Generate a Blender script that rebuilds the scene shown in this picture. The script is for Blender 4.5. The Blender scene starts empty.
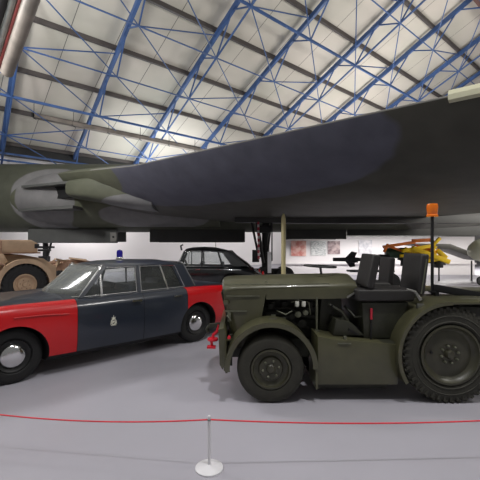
import bpy, bmesh, math, random
from mathutils import Vector, Matrix, noise
random.seed(7)
C = bpy.context.scene.collection
PI = math.pi
F, HY, CZ = 370.0, 245.0, 1.65

def at(px, py, d):
    return Vector(((px-240)/F*d, d, CZ+(HY-py)/F*d))

def lin(r, g, b):
    f = lambda c: (c/255/12.92) if c/255 <= .04045 else ((c/255+.055)/1.055)**2.4
    return (f(r), f(g), f(b), 1)

# ------------------------------------------------------------ materials
def nt(name):
    m = bpy.data.materials.new(name); m.use_nodes = True
    return m, m.node_tree.nodes, m.node_tree.links, m.node_tree.nodes['Principled BSDF']

def mat(name, col, rough=.5, metal=0., var=.15, scale=4., bump=0., coat=0., emit=0., bscale=None, spec=.5):
    m, N, L, p = nt(name)
    p.inputs['Roughness'].default_value = rough
    p.inputs['Metallic'].default_value = metal
    p.inputs['Coat Weight'].default_value = coat
    p.inputs['Specular IOR Level'].default_value = spec
    c = lin(*col)
    tc = N.new('ShaderNodeTexCoord')
    n = N.new('ShaderNodeTexNoise'); n.inputs['Scale'].default_value = scale; n.inputs['Detail'].default_value = 6
    L.new(tc.outputs['Object'], n.inputs['Vector'])
    r = N.new('ShaderNodeValToRGB')
    r.color_ramp.elements[0].position = .3; r.color_ramp.elements[1].position = .7
    r.color_ramp.elements[0].color = tuple(x*(1-var) for x in c[:3])+(1,)
    r.color_ramp.elements[1].color = tuple(min(1, x*(1+var)) for x in c[:3])+(1,)
    L.new(n.outputs['Fac'], r.inputs['Fac']); L.new(r.outputs['Color'], p.inputs['Base Color'])
    if emit:
        p.inputs['Emission Color'].default_value = c; p.inputs['Emission Strength'].default_value = emit
    if bump:
        b = N.new('ShaderNodeBump'); b.inputs['Strength'].default_value = bump; b.inputs['Distance'].default_value = .02
        n2 = N.new('ShaderNodeTexNoise'); n2.inputs['Scale'].default_value = bscale or scale*5; n2.inputs['Detail'].default_value = 4
        L.new(tc.outputs['Object'], n2.inputs['Vector'])
        L.new(n2.outputs['Fac'], b.inputs['Height']); L.new(b.outputs['Normal'], p.inputs['Normal'])
    return m

def glass_mat(name, tint=(200, 205, 205), refl=1.45, refl_film=0.):
    m = bpy.data.materials.new(name); m.use_nodes = True
    N, L = m.node_tree.nodes, m.node_tree.links
    N.clear()
    o = N.new('ShaderNodeOutputMaterial'); mx = N.new('ShaderNodeMixShader')
    t = N.new('ShaderNodeBsdfTransparent'); g = N.new('ShaderNodeBsdfGlossy'); f = N.new('ShaderNodeFresnel')
    t.inputs['Color'].default_value = lin(*tint); g.inputs['Roughness'].default_value = .12
    f.inputs['IOR'].default_value = refl
    L.new(f.outputs[0], mx.inputs[0]); L.new(t.outputs[0], mx.inputs[1]); L.new(g.outputs[0], mx.inputs[2])
    df = N.new('ShaderNodeBsdfDiffuse'); df.inputs['Color'].default_value = lin(170, 172, 168)  # diffuse grey mixed in to imitate reflections on the glass
    m2 = N.new('ShaderNodeMixShader'); m2.inputs[0].default_value = refl_film
    L.new(mx.outputs[0], m2.inputs[1]); L.new(df.outputs[0], m2.inputs[2])
    L.new(m2.outputs[0], o.inputs[0])
    return m

def mth(N, L, op, a, b=None):
    n = N.new('ShaderNodeMath'); n.operation = op
    for i, v in enumerate((a, b)):
        if v is None: continue
        if isinstance(v, (int, float)): n.inputs[i].default_value = v
        else: L.new(v, n.inputs[i])
    return n.outputs[0]

def camo(name, use_uv, base, patch, blobs, soft=.06, rough=.6, third=None, third_blobs=()):
    """two tone camouflage: blobs = (a0, b0, ra, rb, power) in uv or object (x, z)"""
    m, N, L, p = nt(name)
    p.inputs['Roughness'].default_value = rough
    p.inputs['Specular IOR Level'].default_value = .3
    tc = N.new('ShaderNodeTexCoord'); sp = N.new('ShaderNodeSeparateXYZ')
    L.new(tc.outputs['UV' if use_uv else 'Object'], sp.inputs[0])
    a, b = sp.outputs[0], sp.outputs[1 if use_uv else 2]
    nz = N.new('ShaderNodeTexNoise'); nz.inputs['Scale'].default_value = .6
    L.new(tc.outputs['UV' if use_uv else 'Object'], nz.inputs['Vector'])
    wob = mth(N, L, 'MULTIPLY', mth(N, L, 'SUBTRACT', nz.outputs['Fac'], .5), .6)
    def mask(bl):
        tot = None
        for (a0, b0, ra, rb, pw) in bl:
            da = mth(N, L, 'POWER', mth(N, L, 'ABSOLUTE', mth(N, L, 'DIVIDE', mth(N, L, 'SUBTRACT', a, a0), ra)), pw)
            db = mth(N, L, 'POWER', mth(N, L, 'ABSOLUTE', mth(N, L, 'DIVIDE', mth(N, L, 'SUBTRACT', b, b0), rb)), pw)
            e = mth(N, L, 'ADD', mth(N, L, 'ADD', da, db), wob)
            mr = N.new('ShaderNodeMapRange'); L.new(e, mr.inputs[0])
            mr.inputs[1].default_value = 1-soft; mr.inputs[2].default_value = 1+soft
            mr.inputs[3].default_value = 1; mr.inputs[4].default_value = 0
            tot = mr.outputs[0] if tot is None else mth(N, L, 'MAXIMUM', tot, mr.outputs[0])
        return tot
    mx = N.new('ShaderNodeMixRGB'); L.new(mask(blobs), mx.inputs[0])
    mx.inputs[1].default_value = lin(*base); mx.inputs[2].default_value = lin(*patch)
    col = mx.outputs[0]
    if third:
        m3 = N.new('ShaderNodeMixRGB'); L.new(mask(third_blobs), m3.inputs[0]); L.new(col, m3.inputs[1])
        m3.inputs[2].default_value = lin(*third); col = m3.outputs[0]
    d = N.new('ShaderNodeTexNoise'); d.inputs['Scale'].default_value = 1.7; d.inputs['Detail'].default_value = 8
    L.new(tc.outputs['Object'], d.inputs['Vector'])
    mr = N.new('ShaderNodeMapRange'); L.new(d.outputs['Fac'], mr.inputs[0])
    mr.inputs[1].default_value = .3; mr.inputs[2].default_value = .7; mr.inputs[3].default_value = .85; mr.inputs[4].default_value = 1.15
    h = N.new('ShaderNodeMixRGB'); h.blend_type = 'MULTIPLY'; h.inputs[0].default_value = 1
    L.new(col, h.inputs[1]); L.new(mr.outputs[0], h.inputs[2])
    L.new(h.outputs[0], p.inputs['Base Color'])
    return m

M = {}
M['tug'] = mat('olive_paint', (76, 75, 54), .34, var=.14, scale=5, coat=.3)
M['rim'] = mat('olive_rim_paint', (62, 61, 47), .4, var=.2, scale=8)
M['tug_dark'] = mat('dark_olive_paint', (46, 47, 36), .5, var=.25, scale=9)
M['engine'] = mat('engine_grime', (40, 40, 34), .55, var=.4, scale=20, bump=.3)
M['metal'] = mat('bare_metal', (150, 150, 145), .35, .8, var=.15)
M['worn'] = mat('worn_metal', (110, 112, 96), .4, .5, var=.25, scale=14)
M['chrome'] = mat('chrome', (215, 215, 215), .15, 1, var=.03)
M['tyre'] = mat('tyre_rubber', (50, 49, 41), .75, var=.18, scale=10, bump=.15)
M['car_tyre'] = mat('car_tyre_rubber', (22, 22, 22), .7, var=.12, scale=10)
M['vinyl'] = mat('black_vinyl', (38, 36, 35), .5, var=.12, scale=12, bump=.1)
M['black'] = mat('black_metal', (22, 22, 23), .5, var=.15)
M['dark'] = mat('near_black', (12, 12, 12), .8, var=.1)  # flat near-black for recesses, gaps and holes
M['red_car'] = mat('red_car_paint', (192, 5, 14), .3, var=.04, scale=1, coat=.3)
M['blue_car'] = mat('blue_grey_car_paint', (38, 44, 55), .28, var=.05, scale=1, coat=.45)
M['interior'] = mat('car_trim', (30, 34, 40), .6, var=.15)
M['seat_blue'] = mat('car_seat_leather', (58, 64, 76), .4, var=.1)
M['black_car'] = mat('black_car_paint', (16, 17, 19), .2, var=.05, coat=.7)
M['glass'] = glass_mat('window_glass', (246, 248, 248), 1.4, .05)
M['screen'] = glass_mat('windscreen_glass', (225, 230, 230), 1.45, .30)
M['blue_lamp'] = mat('blue_lamp_glass', (32, 22, 150), .15, var=.05, coat=.5)
M['orange_lamp'] = mat('orange_lamp_glass', (238, 120, 14), .2, var=.05, coat=.5)
M['white'] = mat('white_paint', (222, 221, 224), .4, var=.04)
M['rope'] = mat('red_cord', (222, 48, 62), .6, var=.08, scale=30)
M['pinkred'] = mat('red_shackle_paint', (226, 40, 58), .4, var=.1, scale=20)
M['tan'] = mat('sand_paint', (172, 146, 118), .55, var=.15, scale=4)
M['tan_dark'] = mat('sand_canvas', (128, 98, 78), .8, var=.35, scale=9, bump=.6)
M['steel_blue'] = mat('blue_truss_paint', (58, 86, 134), .5, var=.18, scale=1.5)
M['purlin'] = mat('brown_purlin_steel', (74, 68, 66), .55, var=.2, scale=1)
M['duct'] = mat('duct_metal', (120, 112, 104), .5, .2, var=.3, scale=2)
M['rust'] = mat('red_brown_beam', (96, 68, 62), .6, var=.25, scale=2)
M['redpipe'] = mat('dull_red_pipe_paint', (120, 52, 48), .5)
M['pale'] = mat('pale_cream_paint', (200, 198, 170), .5, var=.1)
M['belly'] = mat('dark_belly_paint', (50, 50, 48), .6, var=.2, scale=1.2)
M['doorgrey'] = mat('grey_door_paint', (82, 83, 80), .6, var=.15, scale=1.5)
M['yellow'] = mat('yellow_paint', (246, 204, 18), .4, var=.12, scale=5)
M['orange'] = mat('orange_brown_paint', (214, 112, 36), .5, var=.2, scale=5)
M['green'] = mat('dark_green_paint', (44, 72, 50), .4, var=.2, scale=5)
M['paleg'] = mat('pale_green_grey_paint', (208, 210, 188), .4, var=.10, scale=3)
M['grey'] = mat('mid_grey_paint', (120, 118, 112), .5, var=.12)
M['redlever'] = mat('red_plastic', (190, 40, 60), .4, var=.05)
M['cream'] = mat('cream_rod_paint', (214, 202, 150), .5, var=.08)
M['brass'] = mat('crest_silver', (205, 205, 190), .45, .1, var=.15, scale=60)
M['filter'] = mat('glass_filter_bowl', (215, 215, 205), .25, var=.05)

# floor
def floor_mat():
    m, N, L, p = nt('painted_concrete')
    tc = N.new('ShaderNodeTexCoord')
    n = N.new('ShaderNodeTexNoise'); n.inputs['Scale'].default_value = .5; n.inputs['Detail'].default_value = 8
    L.new(tc.outputs['Object'], n.inputs['Vector'])
    r = N.new('ShaderNodeValToRGB'); r.color_ramp.elements[0].position = .3; r.color_ramp.elements[1].position = .75
    r.color_ramp.elements[0].color = lin(160, 158, 166); r.color_ramp.elements[1].color = lin(172, 170, 179)
    L.new(n.outputs['Fac'], r.inputs['Fac']); L.new(r.outputs['Color'], p.inputs['Base Color'])
    n2 = N.new('ShaderNodeTexNoise'); n2.inputs['Scale'].default_value = 3; n2.inputs['Detail'].default_value = 10
    L.new(tc.outputs['Object'], n2.inputs['Vector'])
    mr = N.new('ShaderNodeMapRange'); L.new(n2.outputs['Fac'], mr.inputs[0]); mr.inputs[3].default_value = .38; mr.inputs[4].default_value = .55
    L.new(mr.outputs[0], p.inputs['Roughness'])
    p.inputs['Specular IOR Level'].default_value = .35
    return m
M['floor'] = floor_mat()
M['wall'] = mat('white_wall_paint', (226, 222, 222), .7, var=.03, scale=.5)

def roof_mat():
    """cladding panels: thin joints running down the slope, faint mottling (object coords: x along ridge, y down slope)"""
    m, N, L, p = nt('roof_cladding')
    p.inputs['Roughness'].default_value = .7
    tc = N.new('ShaderNodeTexCoord'); sp = N.new('ShaderNodeSeparateXYZ'); L.new(tc.outputs['Object'], sp.inputs[0])
    x = mth(N, L, 'DIVIDE', sp.outputs[0], 3.45/2)
    fr = mth(N, L, 'ABSOLUTE', mth(N, L, 'SUBTRACT', mth(N, L, 'FRACT', x), .5))
    line = mth(N, L, 'LESS_THAN', fr, .008)
    n = N.new('ShaderNodeTexNoise'); n.inputs['Scale'].default_value = .35; n.inputs['Detail'].default_value = 5
    L.new(tc.outputs['Object'], n.inputs['Vector'])
    r = N.new('ShaderNodeValToRGB'); r.color_ramp.elements[0].position = .35; r.color_ramp.elements[1].position = .7
    r.color_ramp.elements[0].color = lin(182, 178, 166); r.color_ramp.elements[1].color = lin(198, 190, 180)
    L.new(n.outputs['Fac'], r.inputs['Fac'])
    mx = N.new('ShaderNodeMixRGB'); L.new(line, mx.inputs[0]); L.new(r.outputs[0], mx.inputs[1]); mx.inputs[2].default_value = lin(96, 94, 92)
    L.new(mx.outputs[0], p.inputs['Base Color'])
    return m
M['roof'] = roof_mat()

def poster_mat(name, cols, scale, seed, stripes=False):
    m, N, L, p = nt(name)
    p.inputs['Roughness'].default_value = .5
    tc = N.new('ShaderNodeTexCoord'); mp = N.new('ShaderNodeMapping'); L.new(tc.outputs['Object'], mp.inputs[0])
    mp.inputs['Location'].default_value = (seed, 0, seed*.7)
    n = N.new('ShaderNodeTexNoise'); n.inputs['Scale'].default_value = scale; n.inputs['Detail'].default_value = 3
    if stripes: mp.inputs['Scale'].default_value = (1, 1, 5)
    L.new(mp.outputs[0], n.inputs['Vector'])
    r = N.new('ShaderNodeValToRGB')
    e = r.color_ramp.elements
    e[0].position = .38; e[0].color = lin(*cols[0]); e[1].position = .62; e[1].color = lin(*cols[1])
    L.new(n.outputs['Fac'], r.inputs['Fac']); L.new(r.outputs[0], p.inputs['Base Color'])
    return m

# ------------------------------------------------------------ mesh builder
class MB:
    def __init__(s): s.bm = bmesh.new()
    def _faces(s, vs, fs):
        v = [s.bm.verts.new(p) for p in vs]
        for f in fs:
            try: s.bm.faces.new([v[i] for i in f])
            except ValueError: pass
        return v
    def box(s, c, d, rot=None, taper=1.0):
        c = Vector(c); hx, hy, hz = d[0]/2, d[1]/2, d[2]/2
        R = rot if rot else Matrix.Identity(3)
        vs = []
        for z in (-1, 1):
            t = taper if z > 0 else 1
            for x, y in ((-1, -1), (1, -1), (1, 1), (-1, 1)):
                vs.append(c + R @ Vector((x*hx*t, y*hy*t, z*hz)))
        s._faces(vs, [(3, 2, 1, 0), (4, 5, 6, 7), (0, 1, 5, 4), (1, 2, 6, 5), (2, 3, 7, 6), (3, 0, 4, 7)])
        return s
    def rings(s, rings, closed=True, caps=True):
        vv = [[s.bm.verts.new(p) for p in r] for r in rings]
        n = len(vv[0])
        for i in range(len(vv)-1):
            for j in range(n if closed else n-1):
                k = (j+1) % n
                try: s.bm.faces.new((vv[i][j], vv[i][k], vv[i+1][k], vv[i+1][j]))
                except ValueError: pass
        if caps:
            for r, rev in ((vv[0], True), (vv[-1], False)):
                try: s.bm.faces.new(list(reversed(r)) if rev else r)
                except ValueError: pass
        return vv
    def tube(s, pts, r, seg=8, r1=None):
        pts = [Vector(p) for p in pts]
        rr = r if isinstance(r, (list, tuple)) else [r]*len(pts) if r1 is None else [r+(r1-r)*i/(len(pts)-1) for i in range(len(pts))]
        rings = []
        prev = None
        for i, p in enumerate(pts):
            d = (pts[min(i+1, len(pts)-1)]-pts[max(i-1, 0)]).normalized()
            if prev is None:
                up = Vector((0, 0, 1)) if abs(d.z) < .9 else Vector((1, 0, 0))
                a = d.cross(up).normalized()
            else:
                a = (prev - d*prev.dot(d)).normalized()
            prev = a; b = d.cross(a)
            rings.append([p + (a*math.cos(t*2*PI/seg)+b*math.sin(t*2*PI/seg))*rr[i] for t in range(seg)])
        s.rings(rings); return s
    def bar(s, p0, p1, w, h=None, up=(0, 0, 1)):
        p0, p1 = Vector(p0), Vector(p1); h = h or w
        d = (p1-p0).normalized(); up = Vector(up)
        if abs(d.dot(up)) > .98: up = Vector((1, 0, 0))
        a = d.cross(up).normalized(); b = a.cross(d)
        q = [(-1, -1), (1, -1), (1, 1), (-1, 1)]
        s.rings([[p + a*x*w/2 + b*y*h/2 for x, y in q] for p in (p0, p1)]); return s
    def lathe(s, prof, o=(0, 0, 0), axis='y', seg=40, closed=False, open0=False):
        """prof: (radius, offset along axis)"""
        o = Vector(o); rings = []
        for r, h in prof:
            ring = []
            for i in range(seg):
                t = 2*PI*i/seg; c, sn = math.cos(t)*max(r, 1e-4), math.sin(t)*max(r, 1e-4)
                ring.append(o + (Vector((c, h, sn)) if axis == 'y' else Vector((c, sn, h)) if axis == 'z' else Vector((h, c, sn))))
            rings.append(ring)
        if closed: rings.append(rings[0])
        s.rings(rings, caps=not closed and not open0)
        return s
    def prism(s, poly, a, b, axis='y'):
        """poly in (x,z) extruded in y from a to b (or (y,z) extruded in x, or (x,y) in z)"""
        f = {'y': lambda p, t: (p[0], t, p[1]), 'x': lambda p, t: (t, p[0], p[1]), 'z': lambda p, t: (p[0], p[1], t)}[axis]
        s.rings([[Vector(f(p, t)) for p in poly] for t in (a, b)]); return s
    def ball(s, c, r, seg=14, rings=8):
        r = Vector(r) if hasattr(r, '__len__') else Vector((r, r, r)); c = Vector(c)
        s.rings([[c + Vector((r.x*max(math.sin(PI*i/rings), 1e-3)*math.cos(2*PI*j/seg), r.y*max(math.sin(PI*i/rings), 1e-3)*math.sin(2*PI*j/seg), r.z*math.cos(PI*i/rings))) for j in range(seg)] for i in range(rings+1)])
        return s
    def arc_shell(s, c, r0, r1, a0, a1, y0, y1, seg=28, tail=None):
        """fender: arc band in xz plane around c, extruded in y"""
        outer = [(c[0]+r1*math.cos(a0+(a1-a0)*i/seg), c[1]+r1*math.sin(a0+(a1-a0)*i/seg)) for i in range(seg+1)]
        inner = [(c[0]+r0*math.cos(a0+(a1-a0)*i/seg), c[1]+r0*math.sin(a0+(a1-a0)*i/seg)) for i in range(seg+1)]
        rg = []
        for o, i_ in zip(outer, inner):
            rg.append([Vector((o[0], y0, o[1])), Vector((o[0], y1, o[1])), Vector((i_[0], y1, i_[1])), Vector((i_[0], y0, i_[1]))])
        s.rings(rg); return s
    def build(s, name, m, parent=None, bevel=0., smooth=True, ang=38, seg=2):
        bmesh.ops.remove_doubles(s.bm, verts=s.bm.verts, dist=1e-5)
        bmesh.ops.recalc_face_normals(s.bm, faces=s.bm.faces)
        if bevel:
            es = [e for e in s.bm.edges if len(e.link_faces) == 2 and e.calc_face_angle(0) > .5]
            bmesh.ops.bevel(s.bm, geom=es, offset=bevel, segments=seg, affect='EDGES', profile=.6, clamp_overlap=True)
        for f in s.bm.faces: f.smooth = smooth
        for e in s.bm.edges:
            if len(e.link_faces) == 2: e.smooth = e.calc_face_angle(0) < math.radians(ang)
        me = bpy.data.meshes.new(name); s.bm.to_mesh(me); s.bm.free()
        me.materials.append(M[m] if isinstance(m, str) else m)
        o = bpy.data.objects.new(name, me); C.objects.link(o)
        if parent: o.parent = parent
        return o

def empty(name, loc=(0, 0, 0), rz=0, label=None, cat=None, group=None):
    o = bpy.data.objects.new(name, None); C.objects.link(o); o.location = loc; o.rotation_euler = (0, 0, rz)
    o.empty_display_size = .2
    tag(o, label, cat, group); return o
def tag(o, label=None, cat=None, group=None, kind=None):
    if label: o['label'] = label
    if cat: o['category'] = cat
    if group: o['group'] = group
    if kind: o['kind'] = kind
    return o
def copy_tree(o, parent=None):
    c = o.copy(); C.objects.link(c)
    if parent: c.parent = parent
    for ch in [x for x in bpy.data.objects if x.parent == o]: copy_tree(ch, c)
    return c
def rot(ax, deg): return Matrix.Rotation(math.radians(deg), 3, ax)

# ------------------------------------------------------------ setting
A = Vector((-.604, .797, 0)); B = Vector((.758, .652, 0)); K = .42
def rp(b, s, drop=0., Z0=16.0):
    """point on the roof: b along the ridge, s down the slope, drop below the cladding"""
    p = A*s + B*b; p.z = Z0 - K*s - drop; return p
S_WALL = 22.4

m_ = MB(); m_.box((8, 28, -.1), (110, 90, .2)); tag(m_.build('floor', 'floor'), 'light grey painted concrete hangar floor', None, None, 'structure')
# roof slab, object space aligned to the slope
def roof():
    mb = MB(); x0, x1, y0, y1 = -22, 75, -4, 22.7/math.cos(math.atan(K))
    mb.box(((x0+x1)/2, (y0+y1)/2, .1), (x1-x0, y1-y0, .2))
    o = mb.build('ceiling', 'roof', smooth=False)
    az = B.cross(Vector((A.x, A.y, -K))).normalized(); ax = B; ay = az.cross(ax).normalized()
    if az.z < 0: az = -az
    R = Matrix((ax, ay, az)).transposed().to_4x4()
    R.translation = rp(0, 0, 0); R.translation += B*(5.14 + 3.48/4 - .9)
    o.matrix_world = R
    tag(o, 'pale sloping hangar roof cladding', None, None, 'structure')
roof()
wb = MB(); pts = [A*S_WALL + B*b for b in (-22, 75)]; off = A*.3
wb.rings([[Vector((p.x, p.y, 0)), Vector((p.x, p.y, 6.55)), Vector((p.x+off.x, p.y+off.y, 6.55)), Vector((p.x+off.x, p.y+off.y, 0))] for p in pts])
tag(wb.build('wall_back', 'wall'), 'long white wall behind the bomber', None, None, 'structure')

# trusses: top chord up the slope under the cladding, bottom chord, webs
SJ = [17.13+2.33*i for i in range(-7, 3)]
SJ = [s for s in SJ if s < 21.9]
TB = [5.14+3.48*k for k in range(-3, 12)]
DROP = 1.25
def P_top(b, s): return rp(b, s, .30)
def P_bot(b, s): return rp(b, s, DROP)
nT = 0
for k, b in enumerate(TB):
    root = empty('roof_truss', rp(b, SJ[-1], DROP)*1.0)
    root.location = (0, 0, 0)
    tag(root, 'blue steel roof truss number %d from the left, running up the slope' % (k+1), 'roof truss', 'blue roof trusses', 'structure')
    t = MB(); t.bar(P_top(b, SJ[0]-1), P_top(b, 21.9), .13, .2); t.build('top_chord', 'steel_blue', root)
    if k % 2 == 0:
        t = MB(); t.tube([P_bot(b, SJ[0]), P_bot(b, SJ[-1])], .045, 6); t.build('bottom_chord', 'steel_blue', root)
    t = MB()
    for j, s in enumerate(SJ):
        n = P_bot(b, s)
        for ds in (-1.165, 1.165):
            if SJ[0]-1 < s+ds < 21.9: t.bar(n, P_top(b, s+ds), .05, .05)
    t.build('web_bracing', 'steel_blue', root)
# longitudinal members
for j, s in enumerate(SJ):
    t = MB(); t.bar(rp(TB[0]-3, s, .09), rp(TB[-1]+3, s, .09), .12, .18)
    tag(t.build('roof_purlin', 'purlin'), 'brown roof purlin %d from the near side, running along the hangar' % (j+1), 'purlin', 'brown roof purlins', 'structure')
    root = empty('roof_brace', (0, 0, 0), label='blue lattice brace line %d from the near side, linking the trusses' % (j+1), cat='roof brace', group='blue lattice braces')
    root['kind'] = 'structure'
    if j in (4, 7):
        t = MB(); t.bar(rp(TB[0]-3, s, DROP), rp(TB[-1]+3, s, DROP), .07, .1); t.build('chord', 'steel_blue', root)
    else:
        t = MB(); t.tube([rp(TB[0]-3, s, DROP), rp(TB[-1]+3, s, DROP)], .03, 6); t.build('chord', 'steel_blue', root)
    t = MB()
    for i in range(len(TB)-1):
        if j+1 < len(SJ):
            t.tube([P_bot(TB[i], SJ[j]), P_bot(TB[i+1], SJ[j+1])], .025, 5)
        if (i+j) % 2 == 0:
            t.tube([P_bot(TB[i], s), P_top(TB[i+1], s)], .028, 5)
    t.build('cross_bracing', 'steel_blue', root)
# eaves beam + blue lattice
t = MB(); t.bar(rp(-20, 22.05, .28), rp(60, 22.05, .28), .4, .5); tag(t.build('trim_1', 'black'), 'dark eaves gutter beam along the foot of the roof', None, None, 'structure')
t = MB(); t.bar(rp(-20, 21.7, 1.0), rp(60, 21.7, 1.0), .07, .09); t.bar(rp(-20, 21.7, .66), rp(60, 21.7, .66), .07, .09)
tag(t.build('trim_2', 'steel_blue'), 'blue eaves rail along the foot of the roof', None, None, 'structure')

# hanging cable tray / duct across the slope
def duct_line(p0, p1, w, h, m, name, label, cat, hang=None):
    r = empty(name, (0, 0, 0), label=label, cat=cat)
    q = MB(); q.bar(p0, p1, w, h); q.build('duct_body', m, r)
    n = 8
    for i in range(n+1):
        q = MB()
        p = Vector(p0).lerp(Vector(p1), i/n)
        q.bar(p-Vector((0, 0, h*.6)), p+Vector((0, 0, h*.6)), w*1.15, .06)
        q.tube([p, p+Vector((0, 0, hang if hang else .8))], .012, 5)
        q.build('bracket', 'black', r)
    return r
def on_s(px, py, s):
    """3-D point where a pixel's sight line meets the vertical plane s = const of the hall"""
    u = (px-240)/F; f = A.x*u + A.y; d = s/f
    return at(px, py, d)
p0 = on_s(34, 116, 18.3); p1 = on_s(222, 155, 18.3)
zt = (p0.z+p1.z)/2; dz = p1-p0
duct_line(p0, p1+dz*.3, .3, .16, 'duct', 'cable_tray', 'brown metal cable tray hanging under the roof at left', 'cable tray', .55)
bq = MB(); bq.bar(rp(14, 5.6, .9), rp(40, 5.6, .9), .3, .35)
tag(bq.build('roof_beam', 'rust'), 'red-brown roof beam in the top right corner', 'roof beam', None, 'structure')
# bundle of ducts, top left, running up the slope
bl = empty('service_duct', (0, 0, 0), label='bundle of silver, red and black service pipes at top left', cat='service pipes')
for i, (mm, r, db) in enumerate((('duct', .17, .33), ('redpipe', .045, .07), ('metal', .08, -.08), ('black', .12, -.34), ('rust', .11, -.62))):
    pass
    pa, pb = at(4, 72, 10.2), at(31, -10, 8.2)
    dirv = (pb-pa); side = Vector((1, 0, 0))
    q = MB(); q.tube([pa+side*(db-.25), pb+side*(db-.25)+dirv*.8], r, 12); q.build('pipe', mm, bl)

# ------------------------------------------------------------ bomber
bom = empty('bomber_aircraft', (0, 18.2, 0), label='huge camouflaged delta-wing jet bomber whose wing spans the hall', cat='aircraft')
def bparent(o):
    o.parent = bom; o.matrix_parent_inverse = Matrix.Translation((0, -18.2, 0)); return o
M['fus'] = camo('fuselage_camouflage', False, (78, 80, 68), (118, 117, 116), [(-8.35, 3.7, 1.65, 1.4, 2.4), (12, 4, 5, 3, 2)], .05)
M['wing'] = camo('wing_camouflage', True, (72, 71, 64), (86, 87, 98), [(6.15, .62, 5.4, 1.62, 2.3)], .04,
                 third=(90, 92, 76), third_blobs=[(-.2, .2, 2.6, 1.25, 2.2)])
mb = MB(); rg = []
for i in range(49):
    x = -11.7 + i*34/48
    r = 1.61 if x < 8 else 1.61-(x-8)*.05
    zc = 3.87
    rg.append([Vector((x, 17.65+r*.92*math.cos(2*PI*j/40), zc + r*math.sin(2*PI*j/40))) for j in range(40)])
mb.rings(rg); bparent(mb.build('fuselage', 'fus'))
# wing: sections square to the leading edge
E = Vector((.78, -.62, 0)).normalized(); Nn = Vector((.62, .78, 0)).normalized()
def le(s): return Vector((-6.2, 14.04, 0)) + E*s
def prof(s):
    """returns list of (n, z): from top trailing round the leading edge to under trailing"""
    t = max(0, min(1, s/14))
    zl = 4.42 - .26*min(1, s/3.5)
    th = 1.45 - .25*t
    n_end = 11.0 - 3*t if s > 1 else 9
    top, bot = [], []
    N_ = 26
    for i in range(N_+1):
        u = (i/N_)**1.8
        n = u*n_end
        zt = zl + .62*(1-math.exp(-n/1.3)) * (1-.5*u) * (1.1-.5*t)
        zb = zl - th*(1-math.exp(-n/1.15)) - .05*math.sqrt(n)
        top.append((n, zt)); bot.append((n, zb))
    return top[::-1], bot[1:]
mb = MB(); bm = mb.bm; uvl = bm.loops.layers.uv.new('UVMap')
grid = []; vs = []
NS = 64
for i in range(NS+1):
    s = -1.5 + 20.5*i/NS
    o = le(s); tp, bt = prof(s)
    row, acc = [], []
    allp = tp+bt; i0 = len(tp)-1
    for (n, z) in allp:
        p = o + Nn*n; p.z = z; row.append(bm.verts.new(p))
    d = [0]*len(allp)
    for j in range(i0-1, -1, -1): d[j] = d[j+1]-math.dist(allp[j], allp[j+1])
    for j in range(i0+1, len(allp)): d[j] = d[j-1]+math.dist(allp[j], allp[j-1])
    grid.append(row); vs.append([(s, q) for q in d])
for i in range(NS):
    for j in range(len(grid[0])-1):
        f = bm.faces.new((grid[i][j], grid[i][j+1], grid[i+1][j+1], grid[i+1][j]))
        for lp, uv in zip(f.loops, (vs[i][j], vs[i][j+1], vs[i+1][j+1], vs[i+1][j])): lp[uvl].uv = uv
for i in (0, NS):
    bm.faces.new(grid[i])
for i in range(NS):
    bm.faces.new((grid[i][0], grid[i+1][0], grid[i+1][-1], grid[i][-1]))
w = mb.build('wing', 'wing', ang=60); bparent(w)
# grey strip imitating the highlight along the leading edge
mb = MB(); mb.tube([le(s)+Vector((0, 0, prof(s)[0][-1][1]+.02))+Nn*.02 for s in [x*.5 for x in range(2, 38)]], .024, 8)
bparent(mb.build('leading_edge_highlight', 'grey'))
# pale fairing standing on the wing at right
mb = MB(); c0 = le(12.85)+Vector((0, 0, 4.17))
mb.rings([[c0+E*t+Nn*n*.5+Vector((0, 0, z)) for n, z in ((-.1, -.07), (-.12, .02), (0, .11), (.5, .13), (.7, -.14))] for t in (-.4, -.36, 0.4, 5.0)])
bparent(mb.build('fairing', 'pale'))
# engine intake at the wing root
M['intake'] = camo('intake_camouflage', False, (80, 82, 68), (112, 112, 112), [(-3.4, 3.0, 2.2, .5, 2.4)], .05)
M['root'] = camo('root_camouflage', False, (86, 88, 72), (118, 117, 116), [(-8.35, 3.7, 1.45, 1.35, 2.4), (-3.6, 2.9, 2.4, .5, 2.4)], .05)
mb = MB(); rg = []
def intake_ring(x, y, z0, z1, w, sh=0):
    pts = []
    for j in range(24):
        a = 2*PI*j/24
        cx, cz = math.cos(a), math.sin(a)
        pts.append(Vector((x, y + w*math.copysign(abs(cx)**.35, cx), (z0+z1)/2 + (z1-z0)/2*math.copysign(abs(cz)**.4, cz))))
    return pts
outer = [intake_ring(x, y, z0, z1, w) for x, y, z0, z1, w in ((-6.75, 15.35, 3.6, 4.12, 1.05), (-6.65, 15.35, 3.53, 4.2, 1.12), (-5.8, 15.15, 3.4, 4.25, 1.3), (-4.6, 14.9, 3.15, 4.4, 1.45), (-3.2, 14.8, 2.95, 4.5, 1.5))]
inner = [intake_ring(x, 15.35, 3.62, 4.08, 1.0) for x in (-5.9, -6.74)]
mb.rings(inner+outer, caps=True); bparent(mb.build('engine_intake', 'intake'))
mb = MB()   # splitter plates running forward of the intake along the fuselage
mb.prism([(-9.4, 15.9), (-6.6, 16.5), (-6.6, 14.6)], 4.1, 4.2, 'z'); mb.prism([(-9.6, 16.0), (-6.6, 16.5), (-6.6, 14.6)], 3.1, 3.22, 'z')
bparent(mb.build('intake_plate', 'doorgrey'))
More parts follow.
